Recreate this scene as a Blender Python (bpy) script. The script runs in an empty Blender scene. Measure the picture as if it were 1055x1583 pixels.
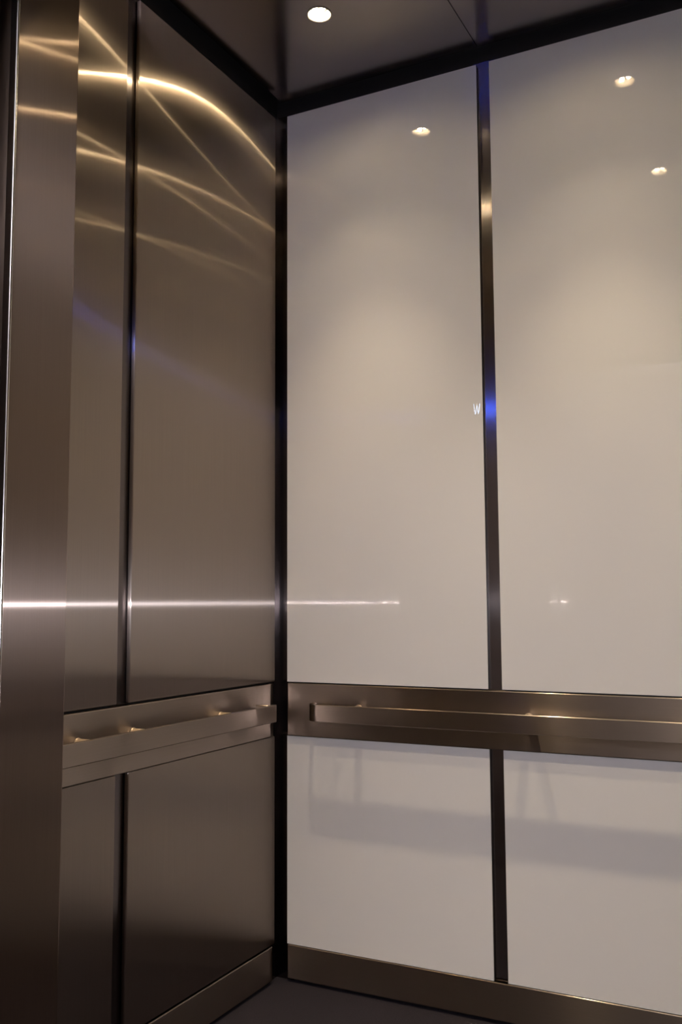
import bpy, bmesh, math
from mathutils import Vector, Matrix

C = bpy.context.scene.collection
S = bpy.context.scene

# ------------------------------------------------------------------ camera
cam_data = bpy.data.cameras.new('camera')
cam = bpy.data.objects.new('camera', cam_data)
C.objects.link(cam)
R_ = Vector((0.89049341, 0.45496497, -0.00532634))
U_ = Vector((0.04811626, -0.08252333, 0.99542691))
F_ = Vector((-0.45244483, 0.88667738, 0.09537769))
CAM = Vector((1.49087677, -2.49918192, 1.10211229))
M = Matrix(((R_.x, U_.x, -F_.x, CAM.x), (R_.y, U_.y, -F_.y, CAM.y), (R_.z, U_.z, -F_.z, CAM.z), (0, 0, 0, 1)))
cam.matrix_world = M
cam_data.sensor_fit = 'VERTICAL'
cam_data.sensor_height = 24.0
cam_data.lens = 1462.45 * 24.0 / 1583.0
cam_data.clip_start = 0.01
S.camera = cam

# ------------------------------------------------------------------ view, world, exposure
S.view_settings.view_transform = 'Standard'
S.view_settings.look = 'None'
S.view_settings.gamma = 1.0
S.view_settings.exposure = 0.0
S.view_settings.use_curve_mapping = False
W = bpy.data.worlds.new('world')
S.world = W
W.use_nodes = True
W.node_tree.nodes['Background'].inputs[0].default_value = (0.02, 0.02, 0.025, 1)
W.node_tree.nodes['Background'].inputs[1].default_value = 0.0
try:
    S.cycles.max_bounces = 14
    S.cycles.glossy_bounces = 10
    S.cycles.diffuse_bounces = 6
    S.cycles.sample_clamp_indirect = 300.0
    S.cycles.use_denoising = True
    S.cycles.blur_glossy = 0.0
except Exception:
    pass

SPOT_W = 56.0         # beam of each cabin downlight
CHIP = 430.0           # brightness of each LED chip
FLASH = 96000.0
LOBBY_FILL_W = 230.0
SCREEN = 60.0

# dimensions of the cabin (metres): x along the glass wall, -y towards the doorway
XW, YD, H = 2.03, 1.41, 2.69
Z_TOP = 2.65
Z_PT, Z_PB = 0.8625, 0.7070
Z_BT = 0.1052

# added fill light floating in the lobby, with no fitting of its own
def area(name, loc, sx, sy, power, col, rot=(0, 0, 0)):
    l = bpy.data.lights.new(name, 'AREA')
    l.shape = 'RECTANGLE'; l.size = sx; l.size_y = sy
    l.energy = power; l.color = col
    o = bpy.data.objects.new(name, l); o.location = loc; o.rotation_euler = rot
    C.objects.link(o)
    return o
area('lobby_fill', (1.8, -4.2, 2.25), 2.4, 0.8, LOBBY_FILL_W, (0.82, 0.84, 1.0), (math.pi, 0, 0))   # unseen added fill, aimed up so the lobby ceiling bounces it

# ------------------------------------------------------------------ materials
def nodes_of(name):
    m = bpy.data.materials.new(name)
    m.use_nodes = True
    nt = m.node_tree
    nt.nodes.clear()
    out = nt.nodes.new('ShaderNodeOutputMaterial')
    return m, nt, out

def steel(name, color, grain='vertical', lobes=((0.45, 0.0015, 0.28), (0.45, 0.035, 0.50), (0.17, 0.0035, 0.22)), streaks=0.10):
    """brushed stainless steel: narrow highlights along the grain, wide across it"""
    m, nt, out = nodes_of(name)
    N = nt.nodes.new
    L = nt.links.new
    geo = N('ShaderNodeNewGeometry')
    if grain == 'along_x' or grain == 'vertical':     # the tangent runs along the grain
        c = N('ShaderNodeCombineXYZ'); c.inputs[0 if grain == 'along_x' else 2].default_value = 1.0; tv = c.outputs[0]
    else:
        tan = N('ShaderNodeVectorMath'); tan.operation = 'CROSS_PRODUCT'
        tan.inputs[1].default_value = (0, 0, 1)
        L(geo.outputs['Normal'], tan.inputs[0]); tv = tan.outputs[0]
    # fine grain lines vary the colour a touch
    tc = N('ShaderNodeTexCoord')
    mp = N('ShaderNodeMapping')
    mp.inputs['Scale'].default_value = (900, 900, 3) if grain == 'vertical' else ((3, 3, 1400) if grain != 'along_x' else (3, 900, 900))
    nz = N('ShaderNodeTexNoise'); nz.inputs['Scale'].default_value = 1.0; nz.inputs['Detail'].default_value = 2.0
    L(tc.outputs['Object'], mp.inputs[0]); L(mp.outputs[0], nz.inputs['Vector'])
    rmp = N('ShaderNodeMapRange'); rmp.inputs[3].default_value = 1 - streaks; rmp.inputs[4].default_value = 1 + streaks
    L(nz.outputs['Fac'], rmp.inputs[0])
    sc = N('ShaderNodeVectorMath'); sc.operation = 'SCALE'; sc.inputs[0].default_value = color
    L(rmp.outputs[0], sc.inputs['Scale'])
    def lobe(w, n):
        g = N('ShaderNodeBsdfAnisotropic'); g.distribution = 'GGX'
        r2 = math.sqrt(w * n); g.inputs['Roughness'].default_value = math.sqrt(r2)
        g.inputs['Anisotropy'].default_value = 1 - math.sqrt(n / w)
        L(tv, g.inputs['Tangent']); L(sc.outputs[0], g.inputs['Color'])
        return g
    acc, tot = None, 0.0
    for w, n, amt in lobes:          # weighted sum of highlight lobes
        g = lobe(w, n); tot += amt
        if acc is None: acc = g; continue
        mx = N('ShaderNodeMixShader'); mx.inputs[0].default_value = amt / tot
        L(acc.outputs[0], mx.inputs[1]); L(g.outputs[0], mx.inputs[2]); acc = mx
    L(acc.outputs[0], out.inputs[0])
    return m

def principled(name, color, rough=0.5, metal=0.0, spec=0.5, coat=0.0, noise=0.0, nscale=60, bump=0.0, bscale=200, ior=1.5):
    m, nt, out = nodes_of(name)
    N = nt.nodes.new; L = nt.links.new
    b = N('ShaderNodeBsdfPrincipled')
    b.inputs['Roughness'].default_value = rough
    b.inputs['Metallic'].default_value = metal
    b.inputs['Specular IOR Level'].default_value = spec
    b.inputs['IOR'].default_value = ior
    b.inputs['Coat Weight'].default_value = coat
    tc = N('ShaderNodeTexCoord')
    nz = N('ShaderNodeTexNoise'); nz.inputs['Scale'].default_value = nscale; nz.inputs['Detail'].default_value = 4
    L(tc.outputs['Object'], nz.inputs['Vector'])
    rmp = N('ShaderNodeMapRange'); rmp.inputs[3].default_value = 1 - noise; rmp.inputs[4].default_value = 1 + noise
    L(nz.outputs['Fac'], rmp.inputs[0])
    sc = N('ShaderNodeVectorMath'); sc.operation = 'SCALE'; sc.inputs[0].default_value = color
    L(rmp.outputs[0], sc.inputs['Scale']); L(sc.outputs[0], b.inputs['Base Color'])
    if bump:
        n2 = N('ShaderNodeTexNoise'); n2.inputs['Scale'].default_value = bscale; n2.inputs['Detail'].default_value = 3
        L(tc.outputs['Object'], n2.inputs['Vector'])
        bp = N('ShaderNodeBump'); bp.inputs['Strength'].default_value = bump; bp.inputs['Distance'].default_value = 0.004
        L(n2.outputs['Fac'], bp.inputs['Height']); L(bp.outputs[0], b.inputs['Normal'])
    L(b.outputs[0], out.inputs[0])
    return m

def emitter(name, color, strength):
    m, nt, out = nodes_of(name)
    e = nt.nodes.new('ShaderNodeEmission')
    e.inputs[0].default_value = (*color, 1); e.inputs[1].default_value = strength
    nt.links.new(e.outputs[0], out.inputs[0])
    return m

STEEL_V = steel('steel_vertical_grain', (0.465, 0.395, 0.335))
STEEL_FRONT = steel('steel_front_wall', (0.36, 0.285, 0.235))
STEEL_TRIM = steel('steel_trim', (0.33, 0.295, 0.285), lobes=((0.05, 0.015, 0.62), (0.10, 0.05, 0.30), (0.45, 0.015, 0.08)))
STEEL_CORNER = steel('steel_dark_channel', (0.17, 0.15, 0.145), lobes=((0.07, 0.01, 0.5), (0.10, 0.03, 0.40), (0.45, 0.01, 0.10)))
STEEL_H = steel('steel_horizontal_grain', (0.37, 0.31, 0.26), grain='horizontal', lobes=((0.18, 0.012, 0.6), (0.18, 0.07, 0.4)))
STEEL_CEIL = steel('steel_ceiling', (0.37, 0.335, 0.32), grain='along_x', lobes=((0.04, 0.012, 0.5), (0.07, 0.04, 0.5)), streaks=0.05)
BRUSHED = principled('brushed_standoff', (0.62, 0.52, 0.42), rough=0.38, metal=1.0)
POLISHED = principled('polished_edge', (0.75, 0.73, 0.72), rough=0.22, metal=1.0)
DARK_METAL = principled('dark_anodised_metal', (0.05, 0.042, 0.038), rough=0.5, metal=0.6)
BACKING = principled('dark_backing', (0.018, 0.016, 0.016), rough=0.55, noise=0.1)
GLASS_WHITE = principled('back_painted_glass', (0.80, 0.785, 0.765), rough=0.0, spec=0.5, noise=0.01, nscale=3)
CARPET = principled('dark_carpet', (0.024, 0.021, 0.028), rough=0.95, spec=0.1, noise=0.75, nscale=420, bump=0.9, bscale=600)
CHROME = principled('lamp_trim_metal', (0.22, 0.19, 0.16), rough=0.45)
BLACK_PLASTIC = principled('black_plastic', (0.01, 0.01, 0.012), rough=0.35)
LOBBY_WALL = principled('lobby_wall_paint', (0.42, 0.38, 0.34), rough=0.8, noise=0.05)
LOBBY_FLOOR = principled('lobby_floor_stone', (0.09, 0.07, 0.06), rough=0.35, noise=0.2, nscale=12)
CHIP_M = emitter('warm_led_chip', (1.0, 0.80, 0.50), CHIP)
SCREEN_M = emitter('blue_screen', (0.012, 0.07, 1.0), SCREEN)
LETTER_M = emitter('white_letter', (0.55, 0.72, 1.0), 22.0)
FLASH_M = emitter('phone_led', (0.86, 0.86, 1.0), FLASH)

# ------------------------------------------------------------------ mesh helpers
def box(bm, a, b, bev=0.0, seg=2):
    x0, y0, z0 = [min(a[i], b[i]) for i in range(3)]
    x1, y1, z1 = [max(a[i], b[i]) for i in range(3)]
    v = [bm.verts.new(p) for p in ((x0, y0, z0), (x1, y0, z0), (x1, y1, z0), (x0, y1, z0),
                                   (x0, y0, z1), (x1, y0, z1), (x1, y1, z1), (x0, y1, z1))]
    f = [bm.faces.new([v[i] for i in q]) for q in ((0, 3, 2, 1), (4, 5, 6, 7), (0, 1, 5, 4), (1, 2, 6, 5), (2, 3, 7, 6), (3, 0, 4, 7))]
    if bev > 0:
        es = list({e for ff in f for e in ff.edges})
        bmesh.ops.bevel(bm, geom=es, offset=bev, segments=seg, affect='EDGES', profile=0.5, clamp_overlap=True)

def cyl(bm, p0, p1, r0, r1=None, n=24, caps=True):
    p0, p1 = Vector(p0), Vector(p1)
    r1 = r0 if r1 is None else r1
    d = (p1 - p0).normalized()
    a = d.orthogonal().normalized(); b = d.cross(a)
    A = [bm.verts.new(p0 + (a * math.cos(t) + b * math.sin(t)) * r0) for t in [2 * math.pi * i / n for i in range(n)]]
    B = [bm.verts.new(p1 + (a * math.cos(t) + b * math.sin(t)) * r1) for t in [2 * math.pi * i / n for i in range(n)]]
    for i in range(n):
        bm.faces.new((A[i], A[(i + 1) % n], B[(i + 1) % n], B[i]))
    if caps:
        bm.faces.new(A[::-1]); bm.faces.new(B)

def lathe(bm, c, prof, n=48):
    """prof: list of (radius, z) about the vertical axis through c"""
    rings = []
    for r, z in prof:
        rings.append([bm.verts.new((c[0] + r * math.cos(2 * math.pi * i / n), c[1] + r * math.sin(2 * math.pi * i / n), c[2] + z)) for i in range(n)])
    for k in range(len(rings) - 1):
        for i in range(n):
            bm.faces.new((rings[k][i], rings[k][(i + 1) % n], rings[k + 1][(i + 1) % n], rings[k + 1][i]))

def link(name, bm, m, parent=None, smooth=False):
    me = bpy.data.meshes.new(name)
    bmesh.ops.recalc_face_normals(bm, faces=bm.faces)
    bm.to_mesh(me); bm.free()
    me.materials.append(m)
    if smooth:
        for p in me.polygons: p.use_smooth = True
    o = bpy.data.objects.new(name, me)
    C.objects.link(o)
    if parent is not None:
        o.parent = parent
        o.matrix_parent_inverse = Matrix.Translation(parent.location).inverted()
    return o

def smooth_bevels(o, angle=0.9):
    me = o.data
    for p in me.polygons: p.use_smooth = True
    try:
        me.set_sharp_from_angle(angle=angle)
    except Exception:
        pass
    return o

def boxobj(name, m, a, b, bev=0.0, parent=None, seg=2):
    bm = bmesh.new(); box(bm, a, b, bev, seg)
    return link(name, bm, m, parent)

def structure(o):
    o['kind'] = 'structure'
    return o

def tag(o, label, cat, group=None):
    o['label'] = label; o['category'] = cat
    if group: o['group'] = group
    return o

def thing(name, label, cat, loc=(0, 0, 0), group=None):
    o = bpy.data.objects.new(name, None)
    o.location = loc
    C.objects.link(o)
    return tag(o, label, cat, group)

# ------------------------------------------------------------------ setting: cabin shell
G = 0.016   # depth of the reveals between wall panels
structure(boxobj('floor', CARPET, (-0.05, -YD - 0.14, -0.05), (XW + 0.05, 0.05, 0.0)))
structure(boxobj('wall_back', BACKING, (-0.10, G, 0.0), (XW + 0.10, 0.06, H + 0.12)))
structure(boxobj('wall_left', BACKING, (-0.06, -YD - 0.125, 0.0), (-G, G, H + 0.12)))
structure(boxobj('wall_right', BACKING, (XW + G, -YD - 0.125, 0.0), (XW + 0.06, G, H + 0.12)))
structure(boxobj('ceiling', BACKING, (-0.06, -YD - 0.125, H + 0.09), (XW + 0.06, 0.05, H + 0.13)))

# front wall of the cabin with its doorway
OX0, OX1, OZ = 0.470, XW - 0.470, 2.13
bm = bmesh.new()
yi, yo = -YD, -YD - 0.128
# polygon outline extruded: build as three boxes joined without inner bevels
box(bm, (-0.01, yo, 0.0), (OX0, yi, H + 0.05), 0.003)
box(bm, (OX1, yo, 0.0), (XW + 0.01, yi, H + 0.05), 0.003)
box(bm, (OX0 + 0.0002, yo, OZ), (OX1 - 0.0002, yi, H + 0.05), 0.001)
structure(link('wall_front', bm, STEEL_FRONT))
bm = bmesh.new()
box(bm, (OX0 - 0.012, yo - 0.004, 0.0), (OX0 + 0.0025, yo + 0.0015, OZ), 0.002, 3)
structure(link('trim_5', bm, POLISHED))
bm = bmesh.new()
box(bm, (OX1 - 0.0025, yo - 0.004, 0.0), (OX1 + 0.012, yo + 0.0015, OZ), 0.002, 3)
structure(link('trim_6', bm, POLISHED))

# landing side: door frame, sill, lobby
ly0, ly1 = -1.574, -1.74
bm = bmesh.new()
box(bm, (OX0 - 0.30, ly1, 0.0), (OX0 + 0.002, ly0, 2.9), 0.002)
box(bm, (OX1 - 0.002, ly1, 0.0), (OX1 + 0.30, ly0, 2.9), 0.002)
box(bm, (OX0 + 0.0022, ly1, OZ), (OX1 - 0.0022, ly0, 2.9), 0.001)
structure(link('door_1', bm, STEEL_FRONT))
structure(boxobj('trim_7', POLISHED, (OX0 - 0.1, ly0 - 0.02, -0.03), (OX1 + 0.1, yo + 0.006, 0.001)))
bm = bmesh.new()
box(bm, (-2.2, -1.72, 0.0), (OX0 - 0.30, -1.60, 2.9))
box(bm, (OX1 + 0.30, -1.72, 0.0), (4.2, -1.60, 2.9))
structure(link('wall_lobby', bm, LOBBY_WALL))
structure(boxobj('floor_lobby', LOBBY_FLOOR, (-2.2, -5.6, -0.05), (4.2, -1.592, -0.001)))
structure(boxobj('ceiling_lobby', LOBBY_WALL, (-2.2, -5.6, 2.9), (4.2, -1.58, 2.95)))
structure(boxobj('wall_lobby_back', LOBBY_WALL, (-2.2, -5.65, 0.0), (4.2, -5.6, 2.9)))
structure(boxobj('wall_lobby_left', LOBBY_WALL, (-2.25, -5.6, 0.0), (-2.2, -1.72, 2.9)))
structure(boxobj('wall_lobby_right', LOBBY_WALL, (4.2, -5.6, 0.0), (4.25, -1.72, 2.9)))

# metal strips at the bottom of the reveals
XM = ((0.6618, 0.7005), (XW - 0.7005, XW - 0.6646))
YM = ((-0.7365, -0.6935),)
n = 1
for a, b in XM:
    structure(boxobj('trim_%d' % n, STEEL_TRIM, (a - 0.012, G - 0.003, 0.09), (b + 0.012, G + 0.002, H - 0.03))); n += 1
for a, b in YM:
    structure(boxobj('trim_%d' % n, STEEL_CORNER, (-G - 0.002, a - 0.012, 0.09), (-G + 0.003, b + 0.012, H - 0.03))); n += 1
# folded corner channel
bm = bmesh.new()
box(bm, (-G - 0.002, -0.045, 0.0), (-G + 0.003, G + 0.002, H - 0.03))
box(bm, (-G + 0.0032, G - 0.003, 0.0), (0.045, G + 0.002, H - 0.03))
structure(link('trim_4', bm, STEEL_CORNER))

# base plates
def plate(name, a, b, mat=STEEL_H, bev=0.0025, parent=None):
    return boxobj(name, mat, a, b, bev, parent, 4)
structure(plate('baseboard_back', (0.0335, -0.005, 0.010), (XW - 0.0335, 0.010, Z_BT)))
structure(plate('baseboard_left', (-0.010, -YD + 0.02, 0.010), (0.005, -0.040, Z_BT)))
structure(plate('baseboard_right', (XW + 0.010, -YD + 0.02, 0.010), (XW - 0.005, -0.040, Z_BT)))

# ------------------------------------------------------------------ wall panels
cols = ((0.030, XM[0][0]), (XM[0][1], XM[1][0]), (XM[1][1], XW - 0.030))
rows = ((Z_BT + 0.0005, Z_PB - 0.001, 'lower'), (Z_PT + 0.0035, Z_TOP, 'upper'))
names_g = {
    ('upper', 0): 'tall white glass panel above the handrail, next to the dark room corner',
    ('upper', 1): 'tall white glass panel above the handrail, right of the dark vertical strip',
    ('upper', 2): 'tall white glass panel above the handrail at the far end of the glass wall',
    ('lower', 0): 'short white glass panel below the handrail, beside the room corner, crossed by rail shadow',
    ('lower', 1): 'short white glass panel below the handrail, right of the dark vertical strip',
    ('lower', 2): 'short white glass panel below the handrail at the far end of the glass wall'}
for z0, z1, rn in rows:
    for k, (a, b) in enumerate(cols):
        o = thing('glass_panel', names_g[(rn, k)], 'wall panel', ((a + b) / 2, 0.0, z0), rn + ' white glass wall panels')
        boxobj('glass_sheet', GLASS_WHITE, (a, 0.0, z0), (b, 0.0025, z1), 0.0006, o)
        boxobj('backing_board', DARK_METAL, (a + 0.0006, 0.0025, z0 + 0.0006), (b - 0.0006, 0.012, z1 - 0.0006), 0.0, o)
names_s = {
    ('upper', 0): 'tall brushed steel wall panel above the handrail, touching the room corner strip',
    ('upper', 1): 'tall brushed steel wall panel above the handrail, nearest the doorway post',
    ('lower', 0): 'short brushed steel wall panel below the handrail, touching the room corner strip',
    ('lower', 1): 'short brushed steel wall panel below the handrail, nearest the doorway post'}
names_o = {
    ('upper', 0): 'tall steel panel of the opposite side wall, beside the glass wall',
    ('upper', 1): 'tall steel panel of the opposite side wall, beside the doorway',
    ('lower', 0): 'short steel panel of the opposite side wall, beside the glass wall',
    ('lower', 1): 'short steel panel of the opposite side wall, beside the doorway'}
for side in (0, 1):
    for z0, z1, rn in rows:
        for k, (a, b) in enumerate(((YM[0][1], -0.020), (-YD + 0.03, YM[0][0]))):
            zt = z1 - 0.007 if rn == 'upper' else z1
            if side == 0:
                o = boxobj('steel_panel', STEEL_V, (-0.012, a, z0), (0.0, b, zt), 0.004, seg=6)
                tag(o, names_s[(rn, k)], 'wall panel', rn + ' brushed steel wall panels')
            else:
                o = boxobj('steel_panel', STEEL_V, (XW, a, z0), (XW + 0.012, b, zt), 0.004, seg=6)
                tag(o, names_o[(rn, k)], 'wall panel', rn + ' opposite brushed steel wall panels')

# ceiling panels with a hairline seam over the vertical strip
ce = (0.020, 0.6745, XW - 0.6745, XW - 0.020)
lab_c = ('dark brushed metal ceiling panel above the corner, holding the lit downlight in view',
         'dark brushed metal ceiling panel right of the thin ceiling seam',
         'dark brushed metal ceiling panel at the far side of the lift ceiling')
for k in range(3):
    bm = bmesh.new()
    a, b = ce[k] + (0.0012 if k else 0), ce[k + 1] - (0.0012 if k < 2 else 0)
    # sheet with round cut-outs for the two downlights
    hx = (0.343, XW / 2, XW - 0.343)[k]
    holes = [(hx, -0.363, 0.0315), (hx, -1.047, 0.0315)]
    ys = (-0.018, -0.705, -YD + 0.02)
    NSEG = 48
    for j, (cx_, cy_, r_) in enumerate(holes):
        y1_, y0_ = ys[j], ys[j + 1]
        rim, sq = [], []
        for i in range(NSEG):
            t = 2 * math.pi * (i + 0.5) / NSEG
            dx, dy = math.cos(t), math.sin(t)
            rim.append(bm.verts.new((cx_ + r_ * dx, cy_ + r_ * dy, H)))
            # ray to the rectangle border
            ts = []
            if dx > 1e-9: ts.append((b - cx_) / dx)
            if dx < -1e-9: ts.append((a - cx_) / dx)
            if dy > 1e-9: ts.append((y1_ - cy_) / dy)
            if dy < -1e-9: ts.append((y0_ - cy_) / dy)
            tt = min(ts)
            sq.append(bm.verts.new((cx_ + tt * dx, cy_ + tt * dy, H)))
        corners = [(b, y1_), (a, y1_), (a, y0_), (b, y0_)]
        for i in range(NSEG):
            i2 = (i + 1) % NSEG
            p, q = sq[i].co, sq[i2].co
            cc = None
            if abs(p.x - q.x) > 1e-6 and abs(p.y - q.y) > 1e-6:
                for c_ in corners:
                    if (abs(p.x - c_[0]) < 1e-6 and abs(q.y - c_[1]) < 1e-6) or (abs(q.x - c_[0]) < 1e-6 and abs(p.y - c_[1]) < 1e-6):
                        cc = bm.verts.new((c_[0], c_[1], H))
            if cc: bm.faces.new((rim[i], sq[i], cc, sq[i2], rim[i2]))
            else: bm.faces.new((rim[i], sq[i], sq[i2], rim[i2]))
    bmesh.ops.remove_doubles(bm, verts=bm.verts, dist=1e-5)
    r = bmesh.ops.extrude_face_region(bm, geom=bm.faces[:])
    for v in [g for g in r['geom'] if isinstance(g, bmesh.types.BMVert)]:
        v.co.z += 0.012
    tag(link('ceiling_panel', bm, STEEL_CEIL), lab_c[k], 'ceiling panel', 'brushed metal ceiling panels')

# ------------------------------------------------------------------ handrails (back plate, flat bar, standoffs)
def flat_bar(bm, pts, z0, z1, th):
    """pts: centreline in plan; sweeps a th-thick, tall flat bar"""
    n = len(pts); rows = []
    for i, p in enumerate(pts):
        p = Vector((p[0], p[1]))
        d = (Vector(pts[min(i + 1, n - 1)]) - Vector(pts[max(i - 1, 0)])).normalized()
        nn = Vector((-d.y, d.x)) * th / 2
        e = 0.0018
        sec = [(p + nn, z0 + e), (p + nn, z1 - e), (p + nn * 0.5, z1), (p - nn * 0.5, z1), (p - nn, z1 - e), (p - nn, z0 + e), (p - nn * 0.5, z0), (p + nn * 0.5, z0)]
        rows.append([bm.verts.new((q.x, q.y, z)) for q, z in sec])
    for i in range(n - 1):
        for k in range(8):
            bm.faces.new((rows[i][k], rows[i][(k + 1) % 8], rows[i + 1][(k + 1) % 8], rows[i + 1][k]))
    bm.faces.new(rows[0]); bm.faces.new(rows[-1][::-1])

def rail_path(s0, s1, off, base, r=0.030):
    pts = [(s0, base)]
    for i in range(11):
        t = math.pi / 2 * i / 10
        pts.append((s0 + r - r * math.cos(t), off - r + r * math.sin(t)))
    for i in range(10, -1, -1):
        t = math.pi / 2 * i / 10
        pts.append((s1 - r + r * math.cos(t), off - r + r * math.sin(t)))
    pts.append((s1, base))
    return pts

Z_R0, Z_R1, TH = 0.7585, 0.8085, 0.0085
def handrail(label, to_world, s0, s1, p0, p1, brackets, group):
    """to_world maps (distance along wall, distance off wall) to x, y"""
    t = thing('handrail', label, 'handrail', (*to_world((p0 + p1) / 2, 0), Z_PB), group)
    a, b = to_world(p0, -0.010), to_world(p1, 0.005)
    plate('back_plate', (*a, Z_PB), (*b, Z_PT), bev=0.0025, parent=t)
    bm = bmesh.new()
    path = [to_world(*q) for q in rail_path(s0, s1, 0.055 - TH / 2, 0.004)]
    flat_bar(bm, path, Z_R0, Z_R1, TH)
    smooth_bevels(link('rail_bar', bm, STEEL_H, t), 0.6)
    for s in brackets:
        bm = bmesh.new()
        a, b = to_world(s, 0.0045), to_world(s, 0.055 - TH + 0.0005)
        zc = (Z_R0 + Z_R1) / 2
        c2 = to_world(s, 0.0080)
        cyl(bm, (*a, zc + 0.0115), (*b, zc + 0.0115), 0.0115, n=28)
        cyl(bm, (*a, zc + 0.0115), (*c2, zc + 0.0115), 0.0135, 0.0125, n=28)
        smooth_bevels(link('bracket', bm, BRUSHED, t), 0.8)
    return t
handrail('long flat steel handrail along the white glass wall', lambda s, o: (s, -o), 0.1275, XW - 0.1275, 0.0335, XW - 0.0335,
         (0.272, 0.774, XW - 0.774, XW - 0.272), 'flat bar handrails')
handrail('flat steel handrail on the brushed steel side wall left of the corner', lambda s, o: (o, s), -0.134, -YD + 0.10, -0.037, -YD + 0.02,
         (-0.315, -0.682, -0.871, -1.10), 'flat bar handrails')
handrail('flat steel handrail on the opposite steel side wall', lambda s, o: (XW - o, s), -0.134, -YD + 0.10, -0.046, -YD + 0.02,
         (-0.315, -0.705, -1.10), 'flat bar handrails')

# ------------------------------------------------------------------ downlights
def downlight(x, y, label):
    t = thing('downlight', label, 'ceiling light', (x, y, H), 'round recessed ceiling downlights')
    bm = bmesh.new()
    lathe(bm, (x, y, H), [(0.0305, 0.004), (0.0345, 0.0004), (0.0345, -0.0012), (0.0335, -0.0022), (0.0312, -0.0022), (0.0300, 0.0), (0.0285, 0.008), (0.0245, 0.019), (0.0245, 0.030)])
    smooth_bevels(link('trim_ring', bm, CHROME, t), 1.2)
    bm = bmesh.new()
    cyl(bm, (x, y, H + 0.019), (x, y, H + 0.030), 0.0243, 0.0243, n=36)
    link('lamp_housing', bm, BLACK_PLASTIC, t)
    for k in range(3):
        an = math.radians(90 + 120 * k + 20)
        cx_, cy_ = x + 0.0125 * math.cos(an), y + 0.0125 * math.sin(an)
        bm = bmesh.new()
        lathe(bm, (cx_, cy_, H + 0.012), [(0.0001, -0.0035), (0.004, -0.003), (0.0062, -0.001), (0.0068, 0.002), (0.0068, 0.0071)], n=20)
        smooth_bevels(link('led_lens', bm, CHIP_M, t), 1.2)
    for nm, watt, deg in (('beam', SPOT_W, 62), ('spill', SPOT_W * 0.22, 92)):
        l = bpy.data.lights.new('downlight_' + nm, 'SPOT')
        l.energy = watt; l.color = (1.0, 0.815, 0.55)
        l.spot_size = math.radians(deg); l.spot_blend = 1.0
        l.shadow_soft_size = 0.016
        lo = bpy.data.objects.new(nm, l); lo.location = (x, y, H - 0.010)
        C.objects.link(lo)
        lo.parent = t; lo.matrix_parent_inverse = Matrix.Translation(t.location).inverted()
    return t
labs = {(0, 0): 'round recessed downlight glowing in the ceiling panel near the corner, left of the seam',
        (1, 0): 'round recessed downlight by the glass wall, mirrored high in the right glass panel',
        (2, 0): 'round recessed downlight by the glass wall at the far side of the ceiling',
        (0, 1): 'round recessed downlight nearer the doorway above the steel wall, mirrored at the dark strip',
        (1, 1): 'round recessed downlight nearer the doorway, mirrored lowest in the right glass panel',
        (2, 1): 'round recessed downlight nearer the doorway at the far side of the ceiling'}
for i, x in enumerate((0.343, XW / 2, XW - 0.343)):
    for j, y in enumerate((-0.363, -1.047)):
        downlight(x, y, labs[(i, j)])

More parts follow.
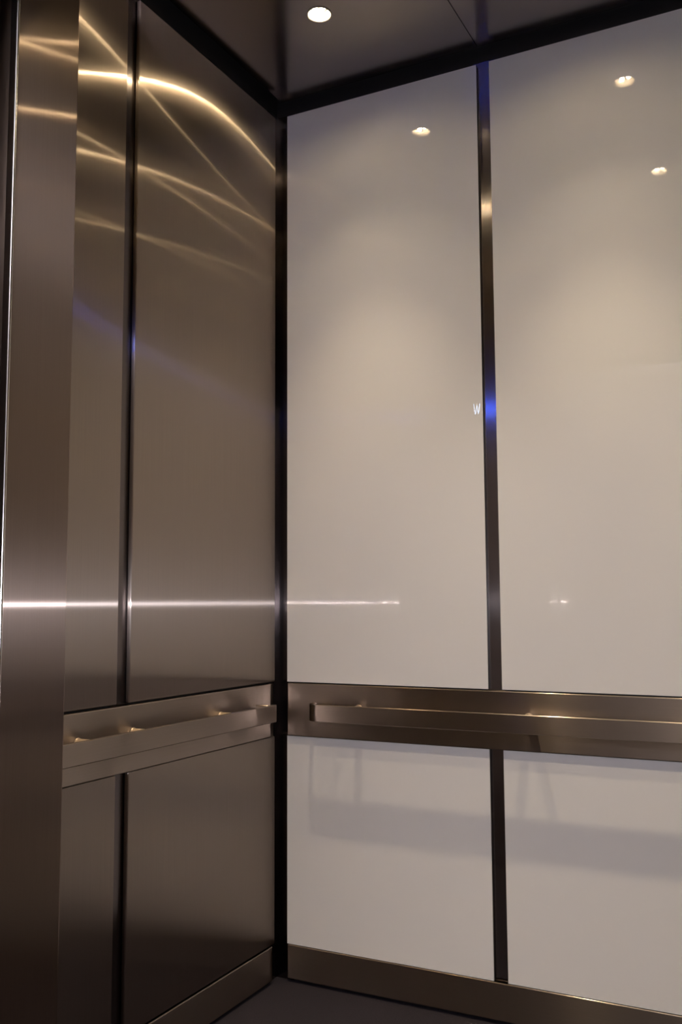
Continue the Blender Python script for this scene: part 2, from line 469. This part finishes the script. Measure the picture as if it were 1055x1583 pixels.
# ------------------------------------------------------------------ blue display on the front wall, seen as a reflection in the glass
t = thing('display_screen', 'small glowing blue display seen mirrored in the glass at the dark strip', 'display', (0.205, -YD, 1.94))
y = -YD
bm = bmesh.new()
box(bm, (0.145, y - 0.002, 1.895), (0.262, y + 0.003, 1.985), 0.0008)
for q in (((0.1945, 1.909), (0.1995, 1.971)), ((0.2405, 1.909), (0.2455, 1.971)), ((0.1995, 1.966), (0.2405, 1.971)), ((0.1995, 1.909), (0.2405, 1.914))):
    box(bm, (q[0][0], y + 0.002, q[0][1]), (q[1][0], y + 0.022, q[1][1]))  # deep rim added as a hood, keeps blue light off the steel wall
link('bezel_and_light_hood', bm, BLACK_PLASTIC, t)
boxobj('screen', SCREEN_M, (0.200, y + 0.003, 1.915), (0.240, y + 0.0050, 1.965), 0.0, t)
def strokes(bm, segs, w, y0, y1):
    for (xa, za), (xb, zb) in segs:
        d = Vector((xb - xa, zb - za)).normalized(); nn = Vector((-d.y, d.x)) * w / 2
        q = [(xa + nn.x, za + nn.y), (xb + nn.x, zb + nn.y), (xb - nn.x, zb - nn.y), (xa - nn.x, za - nn.y)]
        A = [bm.verts.new((p[0], y0, p[1])) for p in q]; B = [bm.verts.new((p[0], y1, p[1])) for p in q]
        bm.faces.new(A); bm.faces.new(B[::-1])
        for i in range(4): bm.faces.new((A[i], A[(i + 1) % 4], B[(i + 1) % 4], B[i]))
bm = bmesh.new()
wx, wz = 0.1545, 1.920
pts = [(0.0, 0.046), (0.0075, 0.0), (0.0145, 0.038), (0.0215, 0.0), (0.029, 0.046)]
strokes(bm, [((wx + a[0], wz + a[1]), (wx + b[0], wz + b[1])) for a, b in zip(pts, pts[1:])], 0.0026, y + 0.0035, y + 0.0055)
link('letter_w', bm, LETTER_M, t)
bm = bmesh.new(); box(bm, (0.2475, y + 0.0035, 1.925), (0.2515, y + 0.0055, 1.929))
link('full_stop', bm, LETTER_M, t)

# ------------------------------------------------------------------ the phone that takes the picture, with its small white LED
t = thing('smartphone', 'black smartphone held level in front of the open lift doorway', 'phone', CAM - F_ * 0.012)
def phone_pt(r, u, f): return CAM + R_ * r + U_ * u + F_ * f
def phone_box(bm, c, hs):
    vs = []
    for sx in (-1, 1):
        for sy in (-1, 1):
            for sz in (-1, 1):
                vs.append(bm.verts.new(phone_pt(c[0] + sx * hs[0], c[1] + sy * hs[1], c[2] + sz * hs[2])))
    for q in ((0, 1, 3, 2), (4, 6, 7, 5), (0, 4, 5, 1), (2, 3, 7, 6), (0, 2, 6, 4), (1, 5, 7, 3)):
        bm.faces.new([vs[i] for i in q])
    bmesh.ops.bevel(bm, geom=bm.edges[:], offset=0.0025, segments=3, affect='EDGES')
bm = bmesh.new(); phone_box(bm, (0.0, -0.055, -0.012), (0.036, 0.074, 0.004))
link('phone_body', bm, BLACK_PLASTIC, t)
bm = bmesh.new(); cyl(bm, phone_pt(0.016, 0.0, -0.0085), phone_pt(0.016, 0.0, -0.0072), 0.003, n=20)
link('flash_led', bm, FLASH_M, t)
